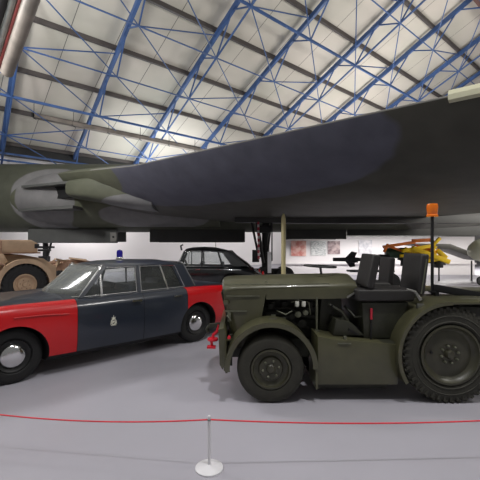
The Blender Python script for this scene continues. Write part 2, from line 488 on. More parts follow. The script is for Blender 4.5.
mb = MB(); mb.prism([(-8.9, 16.25), (-6.7, 16.6), (-6.7, 15.0)], 3.6, 4.1, 'z'); bparent(mb.build('intake_shade', 'dark'))  # solid dark wedge painted in for the shaded gap ahead of the intake
# root fairing
mb = MB(); rg = []
for i in range(17):
    x = -11.3 + i*.65
    t = min(1, i/7); hh = 1.28*math.sin(min(1, .15+t)*PI/2)
    rg.append([Vector((x, 17.0+(1.2*t+.5)*math.cos(2*PI*j/32), 3.75 + hh*math.sin(2*PI*j/32))) for j in range(32)])
mb.rings(rg); bparent(mb.build('wing_root_fairing', 'root'))
# doors hanging below
mb = MB(); mb.box(((at(73, 0, 17).x), 17.0, 2.05), (at(117, 0, 17).x-at(28, 0, 17).x, .12, .62)); mb.box((at(73, 0, 17).x, 18.6, 2.1), (3.9, .1, .6)); mb.box((at(73, 0, 17).x, 17.8, 2.35), (4.0, 1.6, .1))
bparent(mb.build('nose_wheel_door', 'doorgrey', bevel=.02))
mb = MB(); c = at(113.5, 237, 16.9); mb.box(c, (.28, .05, .42)); bparent(mb.build('access_panel', 'grey', bevel=.01))
mb = MB(); mb.ball(c-Vector((0, .04, 0)), (.05, .02, .05)); bparent(mb.build('panel_lamp', 'black'))
for (xa, xb, za, zb) in ((150, 245, 1.78, 2.6), (286, 346, 1.92, 2.6), (347, 500, 2.08, 2.7)):
    mb = MB(); X0, X1 = at(xa, 0, 17.2).x, at(xb, 0, 17.2).x
    mb.box(((X0+X1)/2, 17.2, (za+zb)/2), (X1-X0, .15, zb-za)); bparent(mb.build('bomb_bay_door', 'belly', bevel=.02))
    mb = MB(); mb.box(((X0+X1)/2, 18.9, (za+zb)/2), (X1-X0-.1, .12, zb-za)); bparent(mb.build('bomb_bay_door', 'belly', bevel=.02))
# low trailing flap seen below the wing at right
mb = MB(); mb.rings([[Vector((x, 14.5, z0)), Vector((x, 15.9, z0+.05)), Vector((x, 15.9, z0+.45)), Vector((x, 14.5, z0+.35))] for x, z0 in ((-.2, 2.55), (3, 2.5), (9.5, 2.5))])
bparent(mb.build('wing_flap', 'belly', bevel=.02))
# nose leg
nl = MB(); X = at(41, 0, 17).x
nl.tube([(X, 17.4, 2.6), (X, 17.4, .5)], .12, 12); nl.tube([(X+.4, 17.4, 2.3), (X+.1, 17.4, 1.1)], .05, 8); nl.box((X, 17.3, 1.55), (.9, .1, .09))
nl.box((X, 17.3, 1.0), (.4, .3, .25)); nlo = bparent(nl.build('nose_wheel_leg', 'black'))
for sx in (-.22, .22):
    q = MB(); q.lathe([(.2, -.09), (.38, -.1), (.42, 0), (.38, .1), (.2, .09)], (X, 17.4+sx*1.1, .42), 'y', 28); o = q.build('nose_wheel', 'car_tyre', nlo)
# main gear
X = at(263, 0, 15.2).x
g = MB()
g.tube([(X+.12, 15.4, 3.4), (X+.12, 15.4, .7)], .16, 14); g.tube([(X-.38, 15.2, 3.4), (X+.02, 15.2, .9)], .07, 8); g.tube([(X-.55, 15.3, 3.0), (X-.2, 15.3, 1.3), (X+.1, 15.3, 1.0)], .05, 8)
g.tube([(X+.4, 15.2, 3.0), (X+.2, 15.2, 1.4)], .035, 8); g.box((X-.3, 15.2, 1.2), (.28, .2, .5)); g.box((X+.1, 15.4, .55), (1.5, .3, .25)); g.tube([(X+.36, 15.1, 3.2), (X+.36, 15.1, 1.0)], .03, 6)
g.box((X+.05, 15.3, 2.3), (.5, .3, .3))
gl = bparent(g.build('main_landing_leg', 'black', bevel=.008))
for dx in (-.5, .0, .5):
    for dy in (-.35, .35):
        q = MB(); q.lathe([(.18, -.09), (.33, -.1), (.38, 0), (.33, .1), (.18, .09)], (X+.1+dx*1.6, 15.4+dy, .38), 'y', 24); q.build('landing_wheel', 'car_tyre', gl)
q = MB(); q.box((at(269.5, 0, 14.9).x, 14.9, .95), (.15, .06, .85)); q.build('white_panel', 'white', gl)
# striped safety streamer
q = MB(); xs = at(258.3, 0, 14.4).x
q.tube([(xs, 14.4, 2.55), (xs+.02, 14.4, 1.1)], .04, 8)
ms, N, L, p = nt('red_white_tape'); tc = N.new('ShaderNodeTexCoord'); sp = N.new('ShaderNodeSeparateXYZ'); L.new(tc.outputs['Object'], sp.inputs[0])
l = mth(N, L, 'GREATER_THAN', mth(N, L, 'FRACT', mth(N, L, 'MULTIPLY', sp.outputs[2], 4.5)), .55)
mx = N.new('ShaderNodeMixRGB'); L.new(l, mx.inputs[0]); mx.inputs[1].default_value = lin(160, 30, 50); mx.inputs[2].default_value = lin(190, 180, 180); L.new(mx.outputs[0], p.inputs[0])
tag(q.build('warning_streamer', ms), 'red and white striped streamer hanging beside the landing gear', 'streamer')
q = MB(); xs = at(283.5, 0, 12.2).x; q.lathe([(.075, .0), (.075, .02), (.075, 2.5), (.06, 2.6), (.03, 2.68)], (xs, 12.2, 0), 'z', 12); q.lathe([(.2, 0), (.2, .03), (.08, .06)], (xs, 12.2, 0), 'z', 20)
tag(q.build('support_post', 'cream'), 'slim cream support post standing under the wing', 'post')

# ------------------------------------------------------------ wheels
def wheel(parent, name, c, r, w, side, tyre, rimr, style, rot_z=0):
    """axle along local y, side=-1: outer face towards -y. c = centre of the tyre"""
    cy = c[1]; h = w/2*side
    m = MB()
    pr = [(rimr*1.0, -h*.7), (rimr*1.12, -h*.95), (r*.82, -h*1.0), (r*.93, -h*.92), (r*.985, -h*.72), (r*.995, -h*.3), (r*.995, h*.3), (r*.985, h*.72), (r*.93, h*.92), (r*.82, h), (rimr*1.12, h*.95), (rimr, h*.7)]
    m.lathe(pr, c, 'y', 64, closed=True)
    if style in ('tugbig', 'truck'):
        n = {'tug': 40, 'tugbig': 44, 'truck': 26}[style]
        for i in range(n):
            a = 2*PI*i/n
            for sd in (-1, 1):
                a2 = a + (PI/n if sd > 0 else 0)
                R = Matrix.Rotation(-a2, 3, 'Y')
                bw = .30*r*2*PI/n*1.6
                p = Vector(c) + R @ Vector((r*(.972 if style == 'truck' else .9635), sd*w*.28, 0))
                m.box(p, (r*.065, w*.42, bw), R @ Matrix.Rotation(sd*.5, 3, 'X'))
                if style != 'tug':
                    p = Vector(c) + R @ Vector((r*.90, sd*w*.465, 0))
                    m.box(p, (r*.12, w*.05, bw*.7), R)
        for rr in (.80, .68):
            m.lathe([(r*rr, h*.98), (r*rr+.006, h*1.03), (r*rr+.016, h*.98)], c, 'y', 48, closed=True)
    t = m.build(name, tyre, parent)
    o = h  # outer offset
    if style == 'car':
        m = MB(); m.lathe([(rimr*1.02, o*.8), (rimr*.98, o*.92), (rimr*.8, o*.7), (rimr*.62, o*.55), (.01, o*.5)], c, 'y', 40, open0=True); m.build('rim', 'black', t)
        m = MB(); m.lathe([(rimr*.72, o*.62), (rimr*.72, o*.85), (rimr*.62, o*1.1), (rimr*.4, o*1.22), (rimr*.2, o*1.28), (.001, o*1.3)], c, 'y', 40); m.build('hub_cap', 'chrome', t)
    else:
        pm = {'tug': 'rim', 'tugbig': 'rim', 'truck': 'tan'}[style]
        m = MB()
        if style == 'tugbig':
            pf = [(rimr*1.03, o*.82), (rimr*1.04, o*.98), (rimr*.97, o*1.0), (rimr*.93, o*.8), (rimr*.86, o*.66), (rimr*.8, o*.58), (rimr*.6, o*.66), (rimr*.42, o*.72), (rimr*.36, o*.70), (.001, o*.70)]
        else:
            pf = [(rimr*1.03, o*.82), (rimr*1.04, o*.98), (rimr*.95, o*1.0), (rimr*.9, o*.7), (rimr*.74, o*.5), (rimr*.66, o*.5), (rimr*.6, o*.72), (rimr*.5, o*.78), (rimr*.32, o*.72), (rimr*.3, o*.72), (.001, o*.72)]
        m.lathe(pf, c, 'y', 48, open0=True); m.build('rim', pm, t)
        m = MB(); k = .16 if style == 'tugbig' else .24
        m.lathe([(rimr*k, o*.6), (rimr*k, o*.85), (rimr*k*.75, o*.98), (.001, o*1.0)], c, 'y', 28); m.build('hub', pm, t)
        n = 8 if style == 'tugbig' else 6
        rr = rimr*(.30 if style == 'tugbig' else .43)
        nm = MB(); p0 = Vector((0, 0, 0)); nm.lathe([(.014, -.012), (.014, .012), (.006, .022*1)], (0, 0, 0), 'y', 6)
        first = nm.build('wheel_nut', 'worn' if style != 'truck' else 'tan_dark', t, smooth=False)
        for i in range(n):
            a = 2*PI*i/n+.2
            q = first if i == 0 else first.copy()
            if i: C.objects.link(q); q.parent = t
            q.location = (c[0]+rr*math.cos(a), cy+o*.80, c[2]+rr*math.sin(a)); q.rotation_euler = (PI if side < 0 else 0, 0, 0)
        if style == 'tugbig':
            m = MB(); m.lathe([(.016, 0), (.012, .02*side), (.001, .021*side)], (c[0]-rimr*.62, cy+o*.66, c[2]+.02), 'y', 12); m.build('valve_hole', 'dark', t)
    return t

# ------------------------------------------------------------ tug tractor
tug = empty('aircraft_tug', (1.2, 4.6, 0), label='olive green aircraft towing tractor with black seats and orange beacon', cat='tractor')
class TP:   # parts authored in world coordinates, then parented
    @staticmethod
    def fix(o):
        o.matrix_parent_inverse = Matrix.Translation((-1.2, -4.6, 0)); return o
def T(mb, name, m, **k):
    o = mb.build(name, m, **k); o.parent = tug; return TP.fix(o)
Y0 = 3.84
FW = (.322, Y0+.11, .355); RW = (2.195, Y0+.15, .503)
for c, r, w, st, nm in ((FW, .355, .22, 'tug', 'front_wheel'), (RW, .503, .30, 'tugbig', 'rear_wheel')):
    for s_ in (0, 1):
        cc = (c[0], c[1] if s_ == 0 else 9.2-c[1], c[2])
        t = wheel(None, nm, cc, r, w, -1 if s_ == 0 else 1, 'tyre', r*(.56 if st == 'tug' else .60), st)
        t.parent = tug; TP.fix(t)
def ysec(yc, hw, zb, zt, edge=.07, n=6):
    """hood cross-section (y,z) list, closed"""
    pts = [(yc-hw, zb)]
    zs = zt-.075
    for i in range(n+1):
        a = PI - (PI/2)*i/n*.85
        pts.append((yc-hw+edge+edge*math.cos(a), zs-edge+edge*math.sin(a)))
    for i in range(1, 8):
        u = i/8
        y = yc-hw+edge + (2*hw-2*edge)*u
        pts.append((y, zs + .075*math.sin(PI*u)**.8))
    for i in range(n, -1, -1):
        a = (PI/2)*i/n*.85 + 0
        pts.append((yc+hw-edge+edge*math.cos(a), zs-edge+edge*math.sin(a)))
    pts.append((yc+hw, zb))
    return pts
YC = 4.6
# nose cowl with leaning front
def skew(x, z, top=1.27): return x + (top-z)*.22
m = MB(); rg = []
for x, hw, zt, zb, dz in ((-.235, .34, 1.17, .56, .0), (-.23, .37, 1.215, .52, 0), (-.205, .40, 1.245, .5, 0), (-.15, .42, 1.262, .5, 0), (-.05, .425, 1.27, .5, 0)):
    rg.append([Vector((skew(x, z)-.0, y, z)) for y, z in ysec(YC, hw, zb, zt)])
rg.append([Vector((.30-(1.05-min(z, 1.05))*.22, y, z)) for y, z in ysec(YC, .43, .5, 1.28)])
m.rings(rg); T(m, 'nose_cowl', 'tug', ang=30)
m = MB()
for i in range(9):
    y = YC-.28+.07*i; m.bar((skew(-.245, 1.1), y, 1.1), (skew(-.245, .62), y, .62), .012, .03)
T(m, 'radiator_grille', 'tug_dark')
m = MB()   # cowl trim lines and catches
m.bar((-.155, YC-.432, 1.075), (.22, YC-.436, 1.075), .008, .012); m.bar((-.17, YC-.428, .905), (.08, YC-.434, .905), .01, .014)
T(m, 'cowl_moulding', 'worn')
m = MB(); m.box((-.12, YC-.436, .84), (.035, .03, .10)); m.tube([(-.145, YC-.45, .86), (-.1, YC-.46, .80)], .008); T(m, 'cowl_catch', 'worn', bevel=.004)
m = MB(); m.lathe([(.03, 0), (.03, -.015), (.012, -.02)], (-.16, YC-.425, 1.0), 'y', 16); T(m, 'side_cap', 'tug')
# long hood
m = MB(); rg = []
for x, hw, zt, zb in ((.295, .43, 1.28, 1.035), (.6, .435, 1.287, 1.04), (1.0, .44, 1.295, 1.045), (1.22, .44, 1.30, 1.05), (1.32, .43, 1.295, 1.12)):
    rg.append([Vector((x, y, z)) for y, z in ysec(YC, hw, zb, zt)])
m.rings(rg); T(m, 'bonnet', 'tug', ang=30)
m = MB(); m.bar((-.17, YC-.441, 1.20), (1.0, YC-.445, 1.215), .006, .01); T(m, 'bonnet_edge_highlight', 'worn')  # thin pale bar painting in the highlight along the bonnet edge
m = MB(); m.prism([(1.20, 1.055), (1.33, 1.13), (1.335, 1.15), (1.2, 1.075)], YC-.46, YC-.30); T(m, 'bonnet_rear_trim', 'metal')
for xx in (.55, ): 
    m = MB(); m.tube([(.28, YC-.45, 1.235), (.29, YC-.47, 1.24), (.31, YC-.45, 1.235)], .006); T(m, 'bonnet_handle', 'worn')
# engine
m = MB(); m.box((.62, YC+.02, .70), (.75, .36, .42)); m.box((.62, YC+.02, .95), (.62, .30, .12))
for i in range(4): m.box((.38+.15*i, YC-.17, .93), (.07, .08, .09))
m.tube([(.3, YC-.22, .84), (.5, YC-.25, .84), (.9, YC-.24, .80)], .035, 10)
m.tube([(.32, YC-.2, .98), (.42, YC-.27, .90), (.55, YC-.27, .92), (.7, YC-.25, .86), (.82, YC-.24, .92)], .014, 8)
m.tube([(.36, YC-.26, .76), (.45, YC-.3, .70), (.62, YC-.3, .74), (.8, YC-.28, .68)], .018, 8)
for x, y, z, r in ((.45, YC-.27, .73, .06), (.72, YC-.28, .74, .05), (.60, YC-.28, .82, .035)): m.lathe([(r, -.05), (r, .02), (r*.6, .04)], (x, y, z), 'y', 18)
m.box((.36, YC-.26, .93), (.06, .05, .06)); m.box((.5, YC-.3, .80), (.12, .04, .05))
T(m, 'engine', 'engine', bevel=.006)
m = MB(); 
for x in (.645, .72): m.lathe([(.02, -.03), (.023, -.02), (.023, .02), (.02, .03)], (x, YC-.42, .985), 'z', 14)
T(m, 'fuel_filter', 'filter')
m = MB(); m.tube([(.58, YC-.41, 1.0), (.66, YC-.41, 1.03), (.78, YC-.41, 1.0), (.80, YC-.40, .86)], .007); m.lathe([(.035, -.02), (.035, .02)], (.66, YC-.38, .86), 'y', 18); m.box((.48, YC-.36, .80), (.09, .03, .04)); m.lathe([(.03, -.02), (.03, .02)], (.745, YC-.38, .88), 'y', 18)
m.tube([(.42, YC-.37, .90), (.52, YC-.40, .86), (.60, YC-.38, .90)], .008); m.box((.38, YC-.38, .83), (.05, .03, .05))
T(m, 'fuel_pump', 'worn', bevel=.004)
m = MB(); m.box((.55, YC+.42, .78), (.9, .02, .56)); m.box((1.0, YC+.1, .8), (.02, .7, .5)); T(m, 'engine_bay_panel', 'tug_dark')
m = MB(); m.tube([(.865, YC-.43, .66), (.865, YC-.43, 1.06)], .013, 8); m.box((.865, YC-.43, .68), (.05, .03, .03)); T(m, 'bonnet_stay', 'worn')
# front fenders
for sd, nm in ((0, 'near'), (1, 'far')):
    ya, yb = (Y0-.02, 4.2) if sd == 0 else (5.0, 5.38)
    m = MB(); m.arc_shell((.325, .37), .455, .478, PI*1.03, -.02*PI, ya, yb, 34)
    ye = ya if sd == 0 else yb-.02
    ye += -.012 if sd == 0 else .012; m.arc_shell((.325, .37), .43, .482, PI*1.02, 0, ye, ye+.02, 34)
    m.box((.795, (ya+yb)/2, .27), (.024, yb-ya, .22))
    T(m, 'front_fender', 'tug', ang=50)
m = MB(); m.box((.36, 4.02, .852), (.08, .02, .008)); T(m, 'fender_plate', 'metal')
m = MB(); m.bar((-.21, 3.99, .62), (-.02, 4.05, .62), .02, .02); m.bar((-.16, 3.98, .30), (-.16, 4.0, .58), .035, .03); T(m, 'fender_bracket', 'tug', bevel=.004)
# bumper and tow gear
m = MB(); m.prism([(-.235, .74), (-.175, .76), (-.15, .70), (-.14, .40), (-.19, .30), (-.22, .36)], 3.98, 5.2); T(m, 'front_bumper', 'tug', bevel=.012)
m = MB(); m.bar((-.36, 4.35, .70), (-.15, 4.35, .72), .05, .05); m.tube([(-.36, 4.35, .70), (-.39, 4.35, .66), (-.37, 4.35, .62)], .022); T(m, 'tow_bar', 'tug_dark', bevel=.006); m = MB(); m.bar((-.10, 4.1, .66), (-.10, 4.1, .32), .05, .03); T(m, 'bumper_bracket', 'tug_dark')
m = MB(); m.lathe([(.06, -.015), (.065, 0), (.06, .015), (.03, .015), (.025, 0), (.03, -.015)], (-.32, 4.36, .54), 'z', 18, closed=True)
m.tube([(-.33, 4.34, .54), (-.31, 4.34, .60), (-.265, 4.34, .64), (-.255, 4.34, .72)], .018); m.tube([(-.335, 4.34, .53), (-.33, 4.34, .47)], .016); m.box((-.335, 4.34, .455), (.10, .08, .022))
T(m, 'tow_hook', 'pinkred')
m = MB(); m.lathe([(.018, 0), (.018, -.02)], (-.118, 3.975, .66), 'y', 10); T(m, 'side_marker', 'pinkred')
# chassis, axles
m = MB(); m.box((1.55, YC, .44), (3.4, .5, .22)); m.tube([(FW[0], 4.1, .36), (FW[0], 5.1, .36)], .06, 10); m.tube([(RW[0], 4.1, .5), (RW[0], 5.1, .5)], .1, 12); T(m, 'chassis', 'tug_dark', bevel=.01)
# side box (step) with lower tank
for ys in ((3.90, 4.30), (4.90, 5.30)):
    m = MB(); m.prism([(.82, .175), (1.665, .175), (1.675, .60), (1.24, .64), (.98, .655), (.82, .69)], *ys); T(m, 'side_box', 'tug', bevel=.012)
m = MB(); m.prism([(.84, .08), (1.60, .08), (1.66, .17), (.80, .17)], 4.05, 5.15); T(m, 'belly_tank', 'tug_dark', bevel=.01)
m = MB(); m.bar((1.03, 3.893, .615), (1.17, 3.893, .612), .006, .012); m.box((1.12, 3.95, .66), (.03, .04, .035)); T(m, 'box_handle', 'worn')
# cab floor, scuttle, levers
m = MB(); m.box((1.35, YC, .60), (.98, 1.36, .03)); T(m, 'cab_floor', 'tug_dark')
m = MB(); m.prism([(.92, .62), (1.22, .62), (1.18, 1.04), (.95, 1.04)], 4.32, 4.9); m.prism([(1.02, .66), (1.36, .66), (1.22, .80), (1.05, .84)], 4.05, 4.35); m.tube([(1.0, 4.2, .98), (1.14, 4.15, .90), (1.22, 4.12, .76)], .018); m.tube([(1.2, 4.25, .95), (1.28, 4.12, .85), (1.42, 4.1, .86)], .014); m.lathe([(.05, -.03), (.05, .03)], (1.17, 4.16, .80), 'y', 18); T(m, 'gearbox_cover', 'tug_dark', bevel=.01)
m = MB()
for x, z in ((1.0, .98), (1.12, .93)): m.tube([(x, 4.35, .7), (x+.06, 4.2, .84), (x+.03, 4.15, z)], .01)
m.box((1.24, 4.08, .70), (.12, .1, .02), rot('Y', 30)); m.box((1.32, 4.2, .72), (.1, .08, .02), rot('Y', 30)); T(m, 'pedal', 'black')
m = MB(); m.tube([(1.425, 4.03, .62), (1.43, 4.03, .85)], .010, 8); hl = T(m, 'hand_lever', 'black'); m = MB(); m.tube([(1.43, 4.03, .84), (1.432, 4.03, .96)], .013, 10); o = m.build('lever_grip', 'redlever'); o.parent = hl; o['label'] = 'red lever grip'
# seat pedestal and seats
m = MB(); m.prism([(1.36, .62), (1.70, .62), (1.86, 1.02), (1.34, 1.02)], 4.06, 5.2); T(m, 'seat_pedestal', 'tug_dark', bevel=.02)
def cushion(c, d, R=None, name='seat_cushion', bev=.03, mm='vinyl'):
    m = MB(); m.box(c, d, R); return T(m, name, mm, bevel=bev, seg=4, ang=60)
cushion((1.59, 4.24, 1.10), (.62, .46, .13)); cushion((1.66, 4.95, 1.10), (.55, .44, .13))
cushion((1.99, 4.24, 1.335), (.085, .47, .44), rot('Y', 7), 'seat_backrest')
cushion((1.96, 4.95, 1.31), (.075, .36, .36), rot('Y', 5), 'seat_backrest')
cushion((1.455, 4.22, 1.36), (.085, .42, .38), rot('Y', 12), 'seat_backrest')
m = MB(); m.bar((1.96, 4.005, 1.12), (2.02, 4.005, 1.50), .012, .012); T(m, 'seat_edge_highlight', 'worn')  # pale bar standing in for the highlight on the backrest edge
m = MB(); m.tube([(1.80, 3.99, 1.175), (1.88, 3.97, 1.15), (1.93, 3.95, 1.06)], [.008, .014, .02], 8); m.box((1.93, 3.96, 1.0), (.07, .03, .05)); T(m, 'seat_bracket', 'metal', bevel=.004)
# steering wheel
m = MB(); sc = Vector((.985, 4.55, 1.39)); R = rot('Y', 3)
pts = [sc + R @ Vector((.19*math.cos(2*PI*i/40), .19*math.sin(2*PI*i/40), 0)) for i in range(41)]
m.tube(pts, .012, 8)
for a in (90, 210, 330): m.bar(sc, sc+R @ Vector((.19*math.cos(math.radians(a)), .19*math.sin(math.radians(a)), 0)), .02, .008)
m.lathe([(.03, -.02), (.03, .01), (.01, .015)], sc, 'z', 16); m.tube([sc, sc+Vector((.02, 0, -.12))], .014); T(m, 'steering_wheel', 'black')
# rear fenders and deck
for sd in (0, 1):
    ya, yb = (Y0-.02, 4.3) if sd == 0 else (4.9, 5.38)
    m = MB(); m.arc_shell((2.195, .5), .535, .56, PI*1.17, .5*PI, ya, yb, 34)
    ye = ya if sd == 0 else yb-.02
    ye += -.012 if sd == 0 else .012; m.arc_shell((2.195, .5), .528, .565, PI*1.17, .5*PI, ye, ye+.02, 34)
    T(m, 'rear_fender', 'tug', ang=50)
for ya, yb in ((Y0-.02, 4.3), (4.9, 5.38)):
    m = MB(); m.prism([(2.17, 1.058), (2.6, 1.062), (3.7, 1.03), (3.7, 1.0), (2.6, 1.037), (2.17, 1.034)], ya, yb); T(m, 'fender_top', 'tug', bevel=.004)
m = MB(); m.prism([(2.30, .80), (2.30, .97), (3.7, .95), (3.7, .80)], 4.1, 5.2); m.box((3.2, 4.6, .70), (1.1, .6, .45)); T(m, 'rear_deck', 'tug_dark', bevel=.012)
m = MB(); m.bar((2.40, 4.60, 1.12), (3.7, 4.60, .90), .06, .09); m.bar((2.44, 4.6, .9), (2.44, 4.6, 1.12), .05, .05); T(m, 'deck_rail', 'black', bevel=.01)
# beacon
m = MB(); m.tube([(2.39, 4.6, 1.03), (2.39, 4.6, 2.02)], .019, 12); m.lathe([(.045, 0), (.045, .02)], (2.39, 4.6, 1.06), 'z', 16); T(m, 'beacon_pole', 'black')
m = MB(); m.lathe([(.07, 0), (.07, .02), (.062, .03)], (2.39, 4.6, 2.0), 'z', 24); m.lathe([(.055, .03), (.06, .04), (.068, .13), (.06, .16), (.03, .168), (.001, .17)], (2.39, 4.6, 2.0), 'z', 24)
T(m, 'beacon_lamp', 'orange_lamp')

# ------------------------------------------------------------ saloon cars
def interp(tab, x):
    if x >= tab[0][0]: return tab[0][1:]
    for a, b in zip(tab, tab[1:]):
        if b[0] <= x <= a[0]:
            u = (a[0]-x)/(a[0]-b[0]); u2 = u*u*(3-2*u)
            return tuple(p+(q-p)*u for p, q in zip(a[1:], b[1:]))
    return tab[-1][1:]
def make_car(P):
    root = empty(P['name'], P['loc'], P['rz'], label=P['label'], cat='car')
    tab = P['body']      # (x, zb, zs, zt, hw) x decreasing
    xs = sorted(set([round(tab[0][0]+(tab[-1][0]-tab[0][0])*i/44, 4) for i in range(45)] + [t[0] for t in tab] + P['cuts']), reverse=True)
    half = lambda zb, zs, zt, hw: [(hw*.84, zb), (hw*.955, zb+.07), (hw*.985, zb+.2), (hw, zb+(zs-zb)*.55), (hw*.995, zs-.12), (hw*.97, zs-.05), (hw*.92, zs-.01), (hw*.84, zs+.004), (hw*.78, zs-.004), (hw*.62, (zs+zt)/2+.012), (hw*.35, zt-.005)]
    mb = MB()
    rg = []
    for x in xs:
        zb, zs, zt, hw = interp(tab, x)
        h = half(zb, zs, zt, hw)
        rg.append([Vector((x, y, z)) for y, z in h] + [Vector((x, 0, zt))] + [Vector((x, -y, z)) for y, z in reversed(h)])
    mb.rings(rg)
    body = mb.build('tmp_body', P['paint'])
    # wheel arches
    cut = MB()
    for wx in (0, -P['wb']):
        for sd in (-1, 1):
            cut.lathe([(P['arch'], -.28), (P['arch'], .28)], (wx, sd*.86, P['wr']-.01), 'y', 48)
    co = cut.build('tmp_cut', 'dark')
    md = body.modifiers.new('b', 'BOOLEAN'); md.operation = 'DIFFERENCE'; md.object = co; md.solver = 'EXACT'
    dg = bpy.context.evaluated_depsgraph_get()
    me = bpy.data.meshes.new_from_object(body.evaluated_get(dg))
    bpy.data.objects.remove(body); bpy.data.objects.remove(co)
    src = bmesh.new(); src.from_mesh(me)
    def cls(f):
        c = f.calc_center_median(); n = f.normal; ay = abs(c.y)
        for wx in (0, -P['wb']):
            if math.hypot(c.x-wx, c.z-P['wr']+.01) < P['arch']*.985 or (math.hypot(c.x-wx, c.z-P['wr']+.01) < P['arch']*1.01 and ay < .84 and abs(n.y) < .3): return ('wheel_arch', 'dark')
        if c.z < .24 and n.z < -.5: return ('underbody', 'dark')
        d0, d1, d2 = P['doors']
        crest = P['hw']*.81
        sfx = 'l' if c.y > 0 else 'r'
        if ay > crest:
            if c.x > d0: return ('front_wing.'+sfx, P['wing'])
            if c.x < d2 and c.x > P['rw_end']: return ('rear_wing.'+sfx, P['wing'])
            if d1 < c.x <= d0: return ('front_door.'+sfx, P['paint'])
            if d2 <= c.x <= d1: return ('rear_door.'+sfx, P['paint'])
        if n.z > .5 and P['cab'][1] < c.x < P['cab'][0]: return ('parcel_shelf', 'interior')
        if c.x > P['cab'][0] and n.z > .3: return ('bonnet', P['paint'])
        if c.x < P['cab'][1] and n.z > .3: return ('boot_lid', P['paint'])
        return ('body_shell', P['paint'])
    groups = {}
    for f in src.faces: groups.setdefault(cls(f), []).append(f)
    for (nm, mt), fs in groups.items():
        g = MB(); vm = {}
        for f in fs:
            vv = []
            for v in f.verts:
                if v.index not in vm: vm[v.index] = g.bm.verts.new(v.co)
                vv.append(vm[v.index])
            try: g.bm.faces.new(vv)
            except ValueError: pass
        # keep outward normals of the source
        for f in g.bm.faces: f.smooth = True
        for e in g.bm.edges:
            if len(e.link_faces) == 2: e.smooth = e.calc_face_angle(0) < math.radians(40)
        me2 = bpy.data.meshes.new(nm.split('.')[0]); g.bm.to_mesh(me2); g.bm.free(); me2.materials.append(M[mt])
        o = bpy.data.objects.new(nm.split('.')[0], me2); C.objects.link(o); o.parent = root
        if nm.startswith('front_door') or nm.startswith('rear_door'):
            s_ = 1 if nm.endswith('l') else -1
            hx = P['doors'][1]+.13 if nm.startswith('front') else P['doors'][2]+.2
            zh = P['handle']
            q = MB(); q.bar((hx+.07, s_*(P['hw']*1.0+.018), zh), (hx-.07, s_*(P['hw']*1.0+.022), zh), .015, .022); q.box((hx+.06, s_*(P['hw']+.005), zh), (.03, .03, .03)); q.box((hx-.06, s_*(P['hw']+.005), zh), (.03, .03, .03)); q.build('door_handle', 'chrome', o)
    src.free()
    # door gaps
    for x in list(P['doors']) + P.get('gaps', []):
        zb, zs, zt, hw = interp(tab, x); h = half(zb, zs, zt, hw)
        for s_ in (-1, 1):
            q = MB(); q.tube([(x, s_*(y+.0005), z) for y, z in h[1:7]], .004, 5); q.build('door_gap', 'dark', root)
    q = MB()   # chrome belt strip
    for s_ in (-1, 1):
        q.tube([(x, s_*(interp(tab, x)[3]*.80), interp(tab, x)[1]+.012) for x in (P['side'][0][0]+.02, P['doors'][1], P['side'][-1][0])], .011, 6)
    q.build('waist_moulding', 'chrome', root)
    # wheels
    for wx in (0, -P['wb']):
        for s_ in (-1, 1):
            t = wheel(root, 'wheel', (wx, s_*(P['hw']-.19), P['wr']), P['wr'], .18, s_, 'car_tyre', P['wr']*.58, 'car')
            if wx == 0 and s_ == 1 and P.get('steer'): pass
    # greenhouse
    zbelt, ztop = P['belt'], P['ztop']; yb, yt = P['hw']*.80, P['hw']*.655
    def S(x, z, s_): 
        u = (z-zbelt)/(ztop-zbelt); return Vector((x, s_*(yb+(yt-yb)*u), z))
    # roof
    q = MB(); rg = []
    for x, hw, ze, zc in P['roof']:
        row = []
        for j in range(17):
            u = -1+j/8; row.append(Vector((x, hw*u, ze+(zc-ze)*math.cos(u*PI/2)**.7 if abs(u) < 1 else ze)))
        for j in range(16, -1, -1):
            u = -1+j/8; row.append(Vector((x, hw*u*.97, ze-.035+(zc-ze)*.9*(math.cos(u*PI/2)**.7 if abs(u) < 1 else 0))))
        rg.append(row)
    q.rings(rg); q.build('roof', P['paint'], root, ang=50)
    # pillars and glass
    for s_ in (-1, 1):
        for kind, xb_, xt_, w_ in P['pillars']:
            q = MB()
            q.bar(S(xb_, zbelt-.02, s_), S(xt_, ztop+.01, s_), w_, .03 if kind != 'body' else .05, up=(1, 0, 0))
            q.build({'body': 'door_pillar', 'chrome': 'window_divider'}[kind], P['paint'] if kind == 'body' else 'chrome', root)
        sd = P['side']   # glass corner list: (xb0, xt0), (xb1, xt1)
        q = MB(); (b0, t0), (b1, t1) = sd
        pin = [S(b0, zbelt, s_), S(t0, ztop, s_), S(t1, ztop, s_), S(b1, zbelt, s_)]
        q.rings([[p-Vector((0, s_*.012, 0)) for p in pin], [p-Vector((0, s_*.016, 0)) for p in pin]]); q.build('side_window', 'glass', root)
        q = MB(); cb0, cb1, ct0, ct1 = P['cpil']
        pin = [S(cb0, zbelt-.03, s_), S(ct0, ztop+.01, s_), S(ct1, ztop+.0, s_), S((cb1+ct1)/2, (zbelt+ztop)/2, s_), S(cb1, zbelt-.03, s_)]
        q.rings([[p for p in pin], [p-Vector((0, s_*.05, 0)) for p in pin]]); q.build('rear_quarter', P['paint'], root)
        q = MB(); q.tube([S(b0+.01, zbelt+.01, s_)+Vector((0, s_*.012, 0)), S(t0, ztop-.005, s_)+Vector((0, s_*.012, 0)), S(t1, ztop-.01, s_)+Vector((0, s_*.012, 0)), S(b1, zbelt+.01, s_)+Vector((0, s_*.012, 0))], .009, 6); q.build('window_surround', 'chrome', root)
    ws = P['screen']     # (xbase centre, xbase edge, xtop centre, xtop edge)
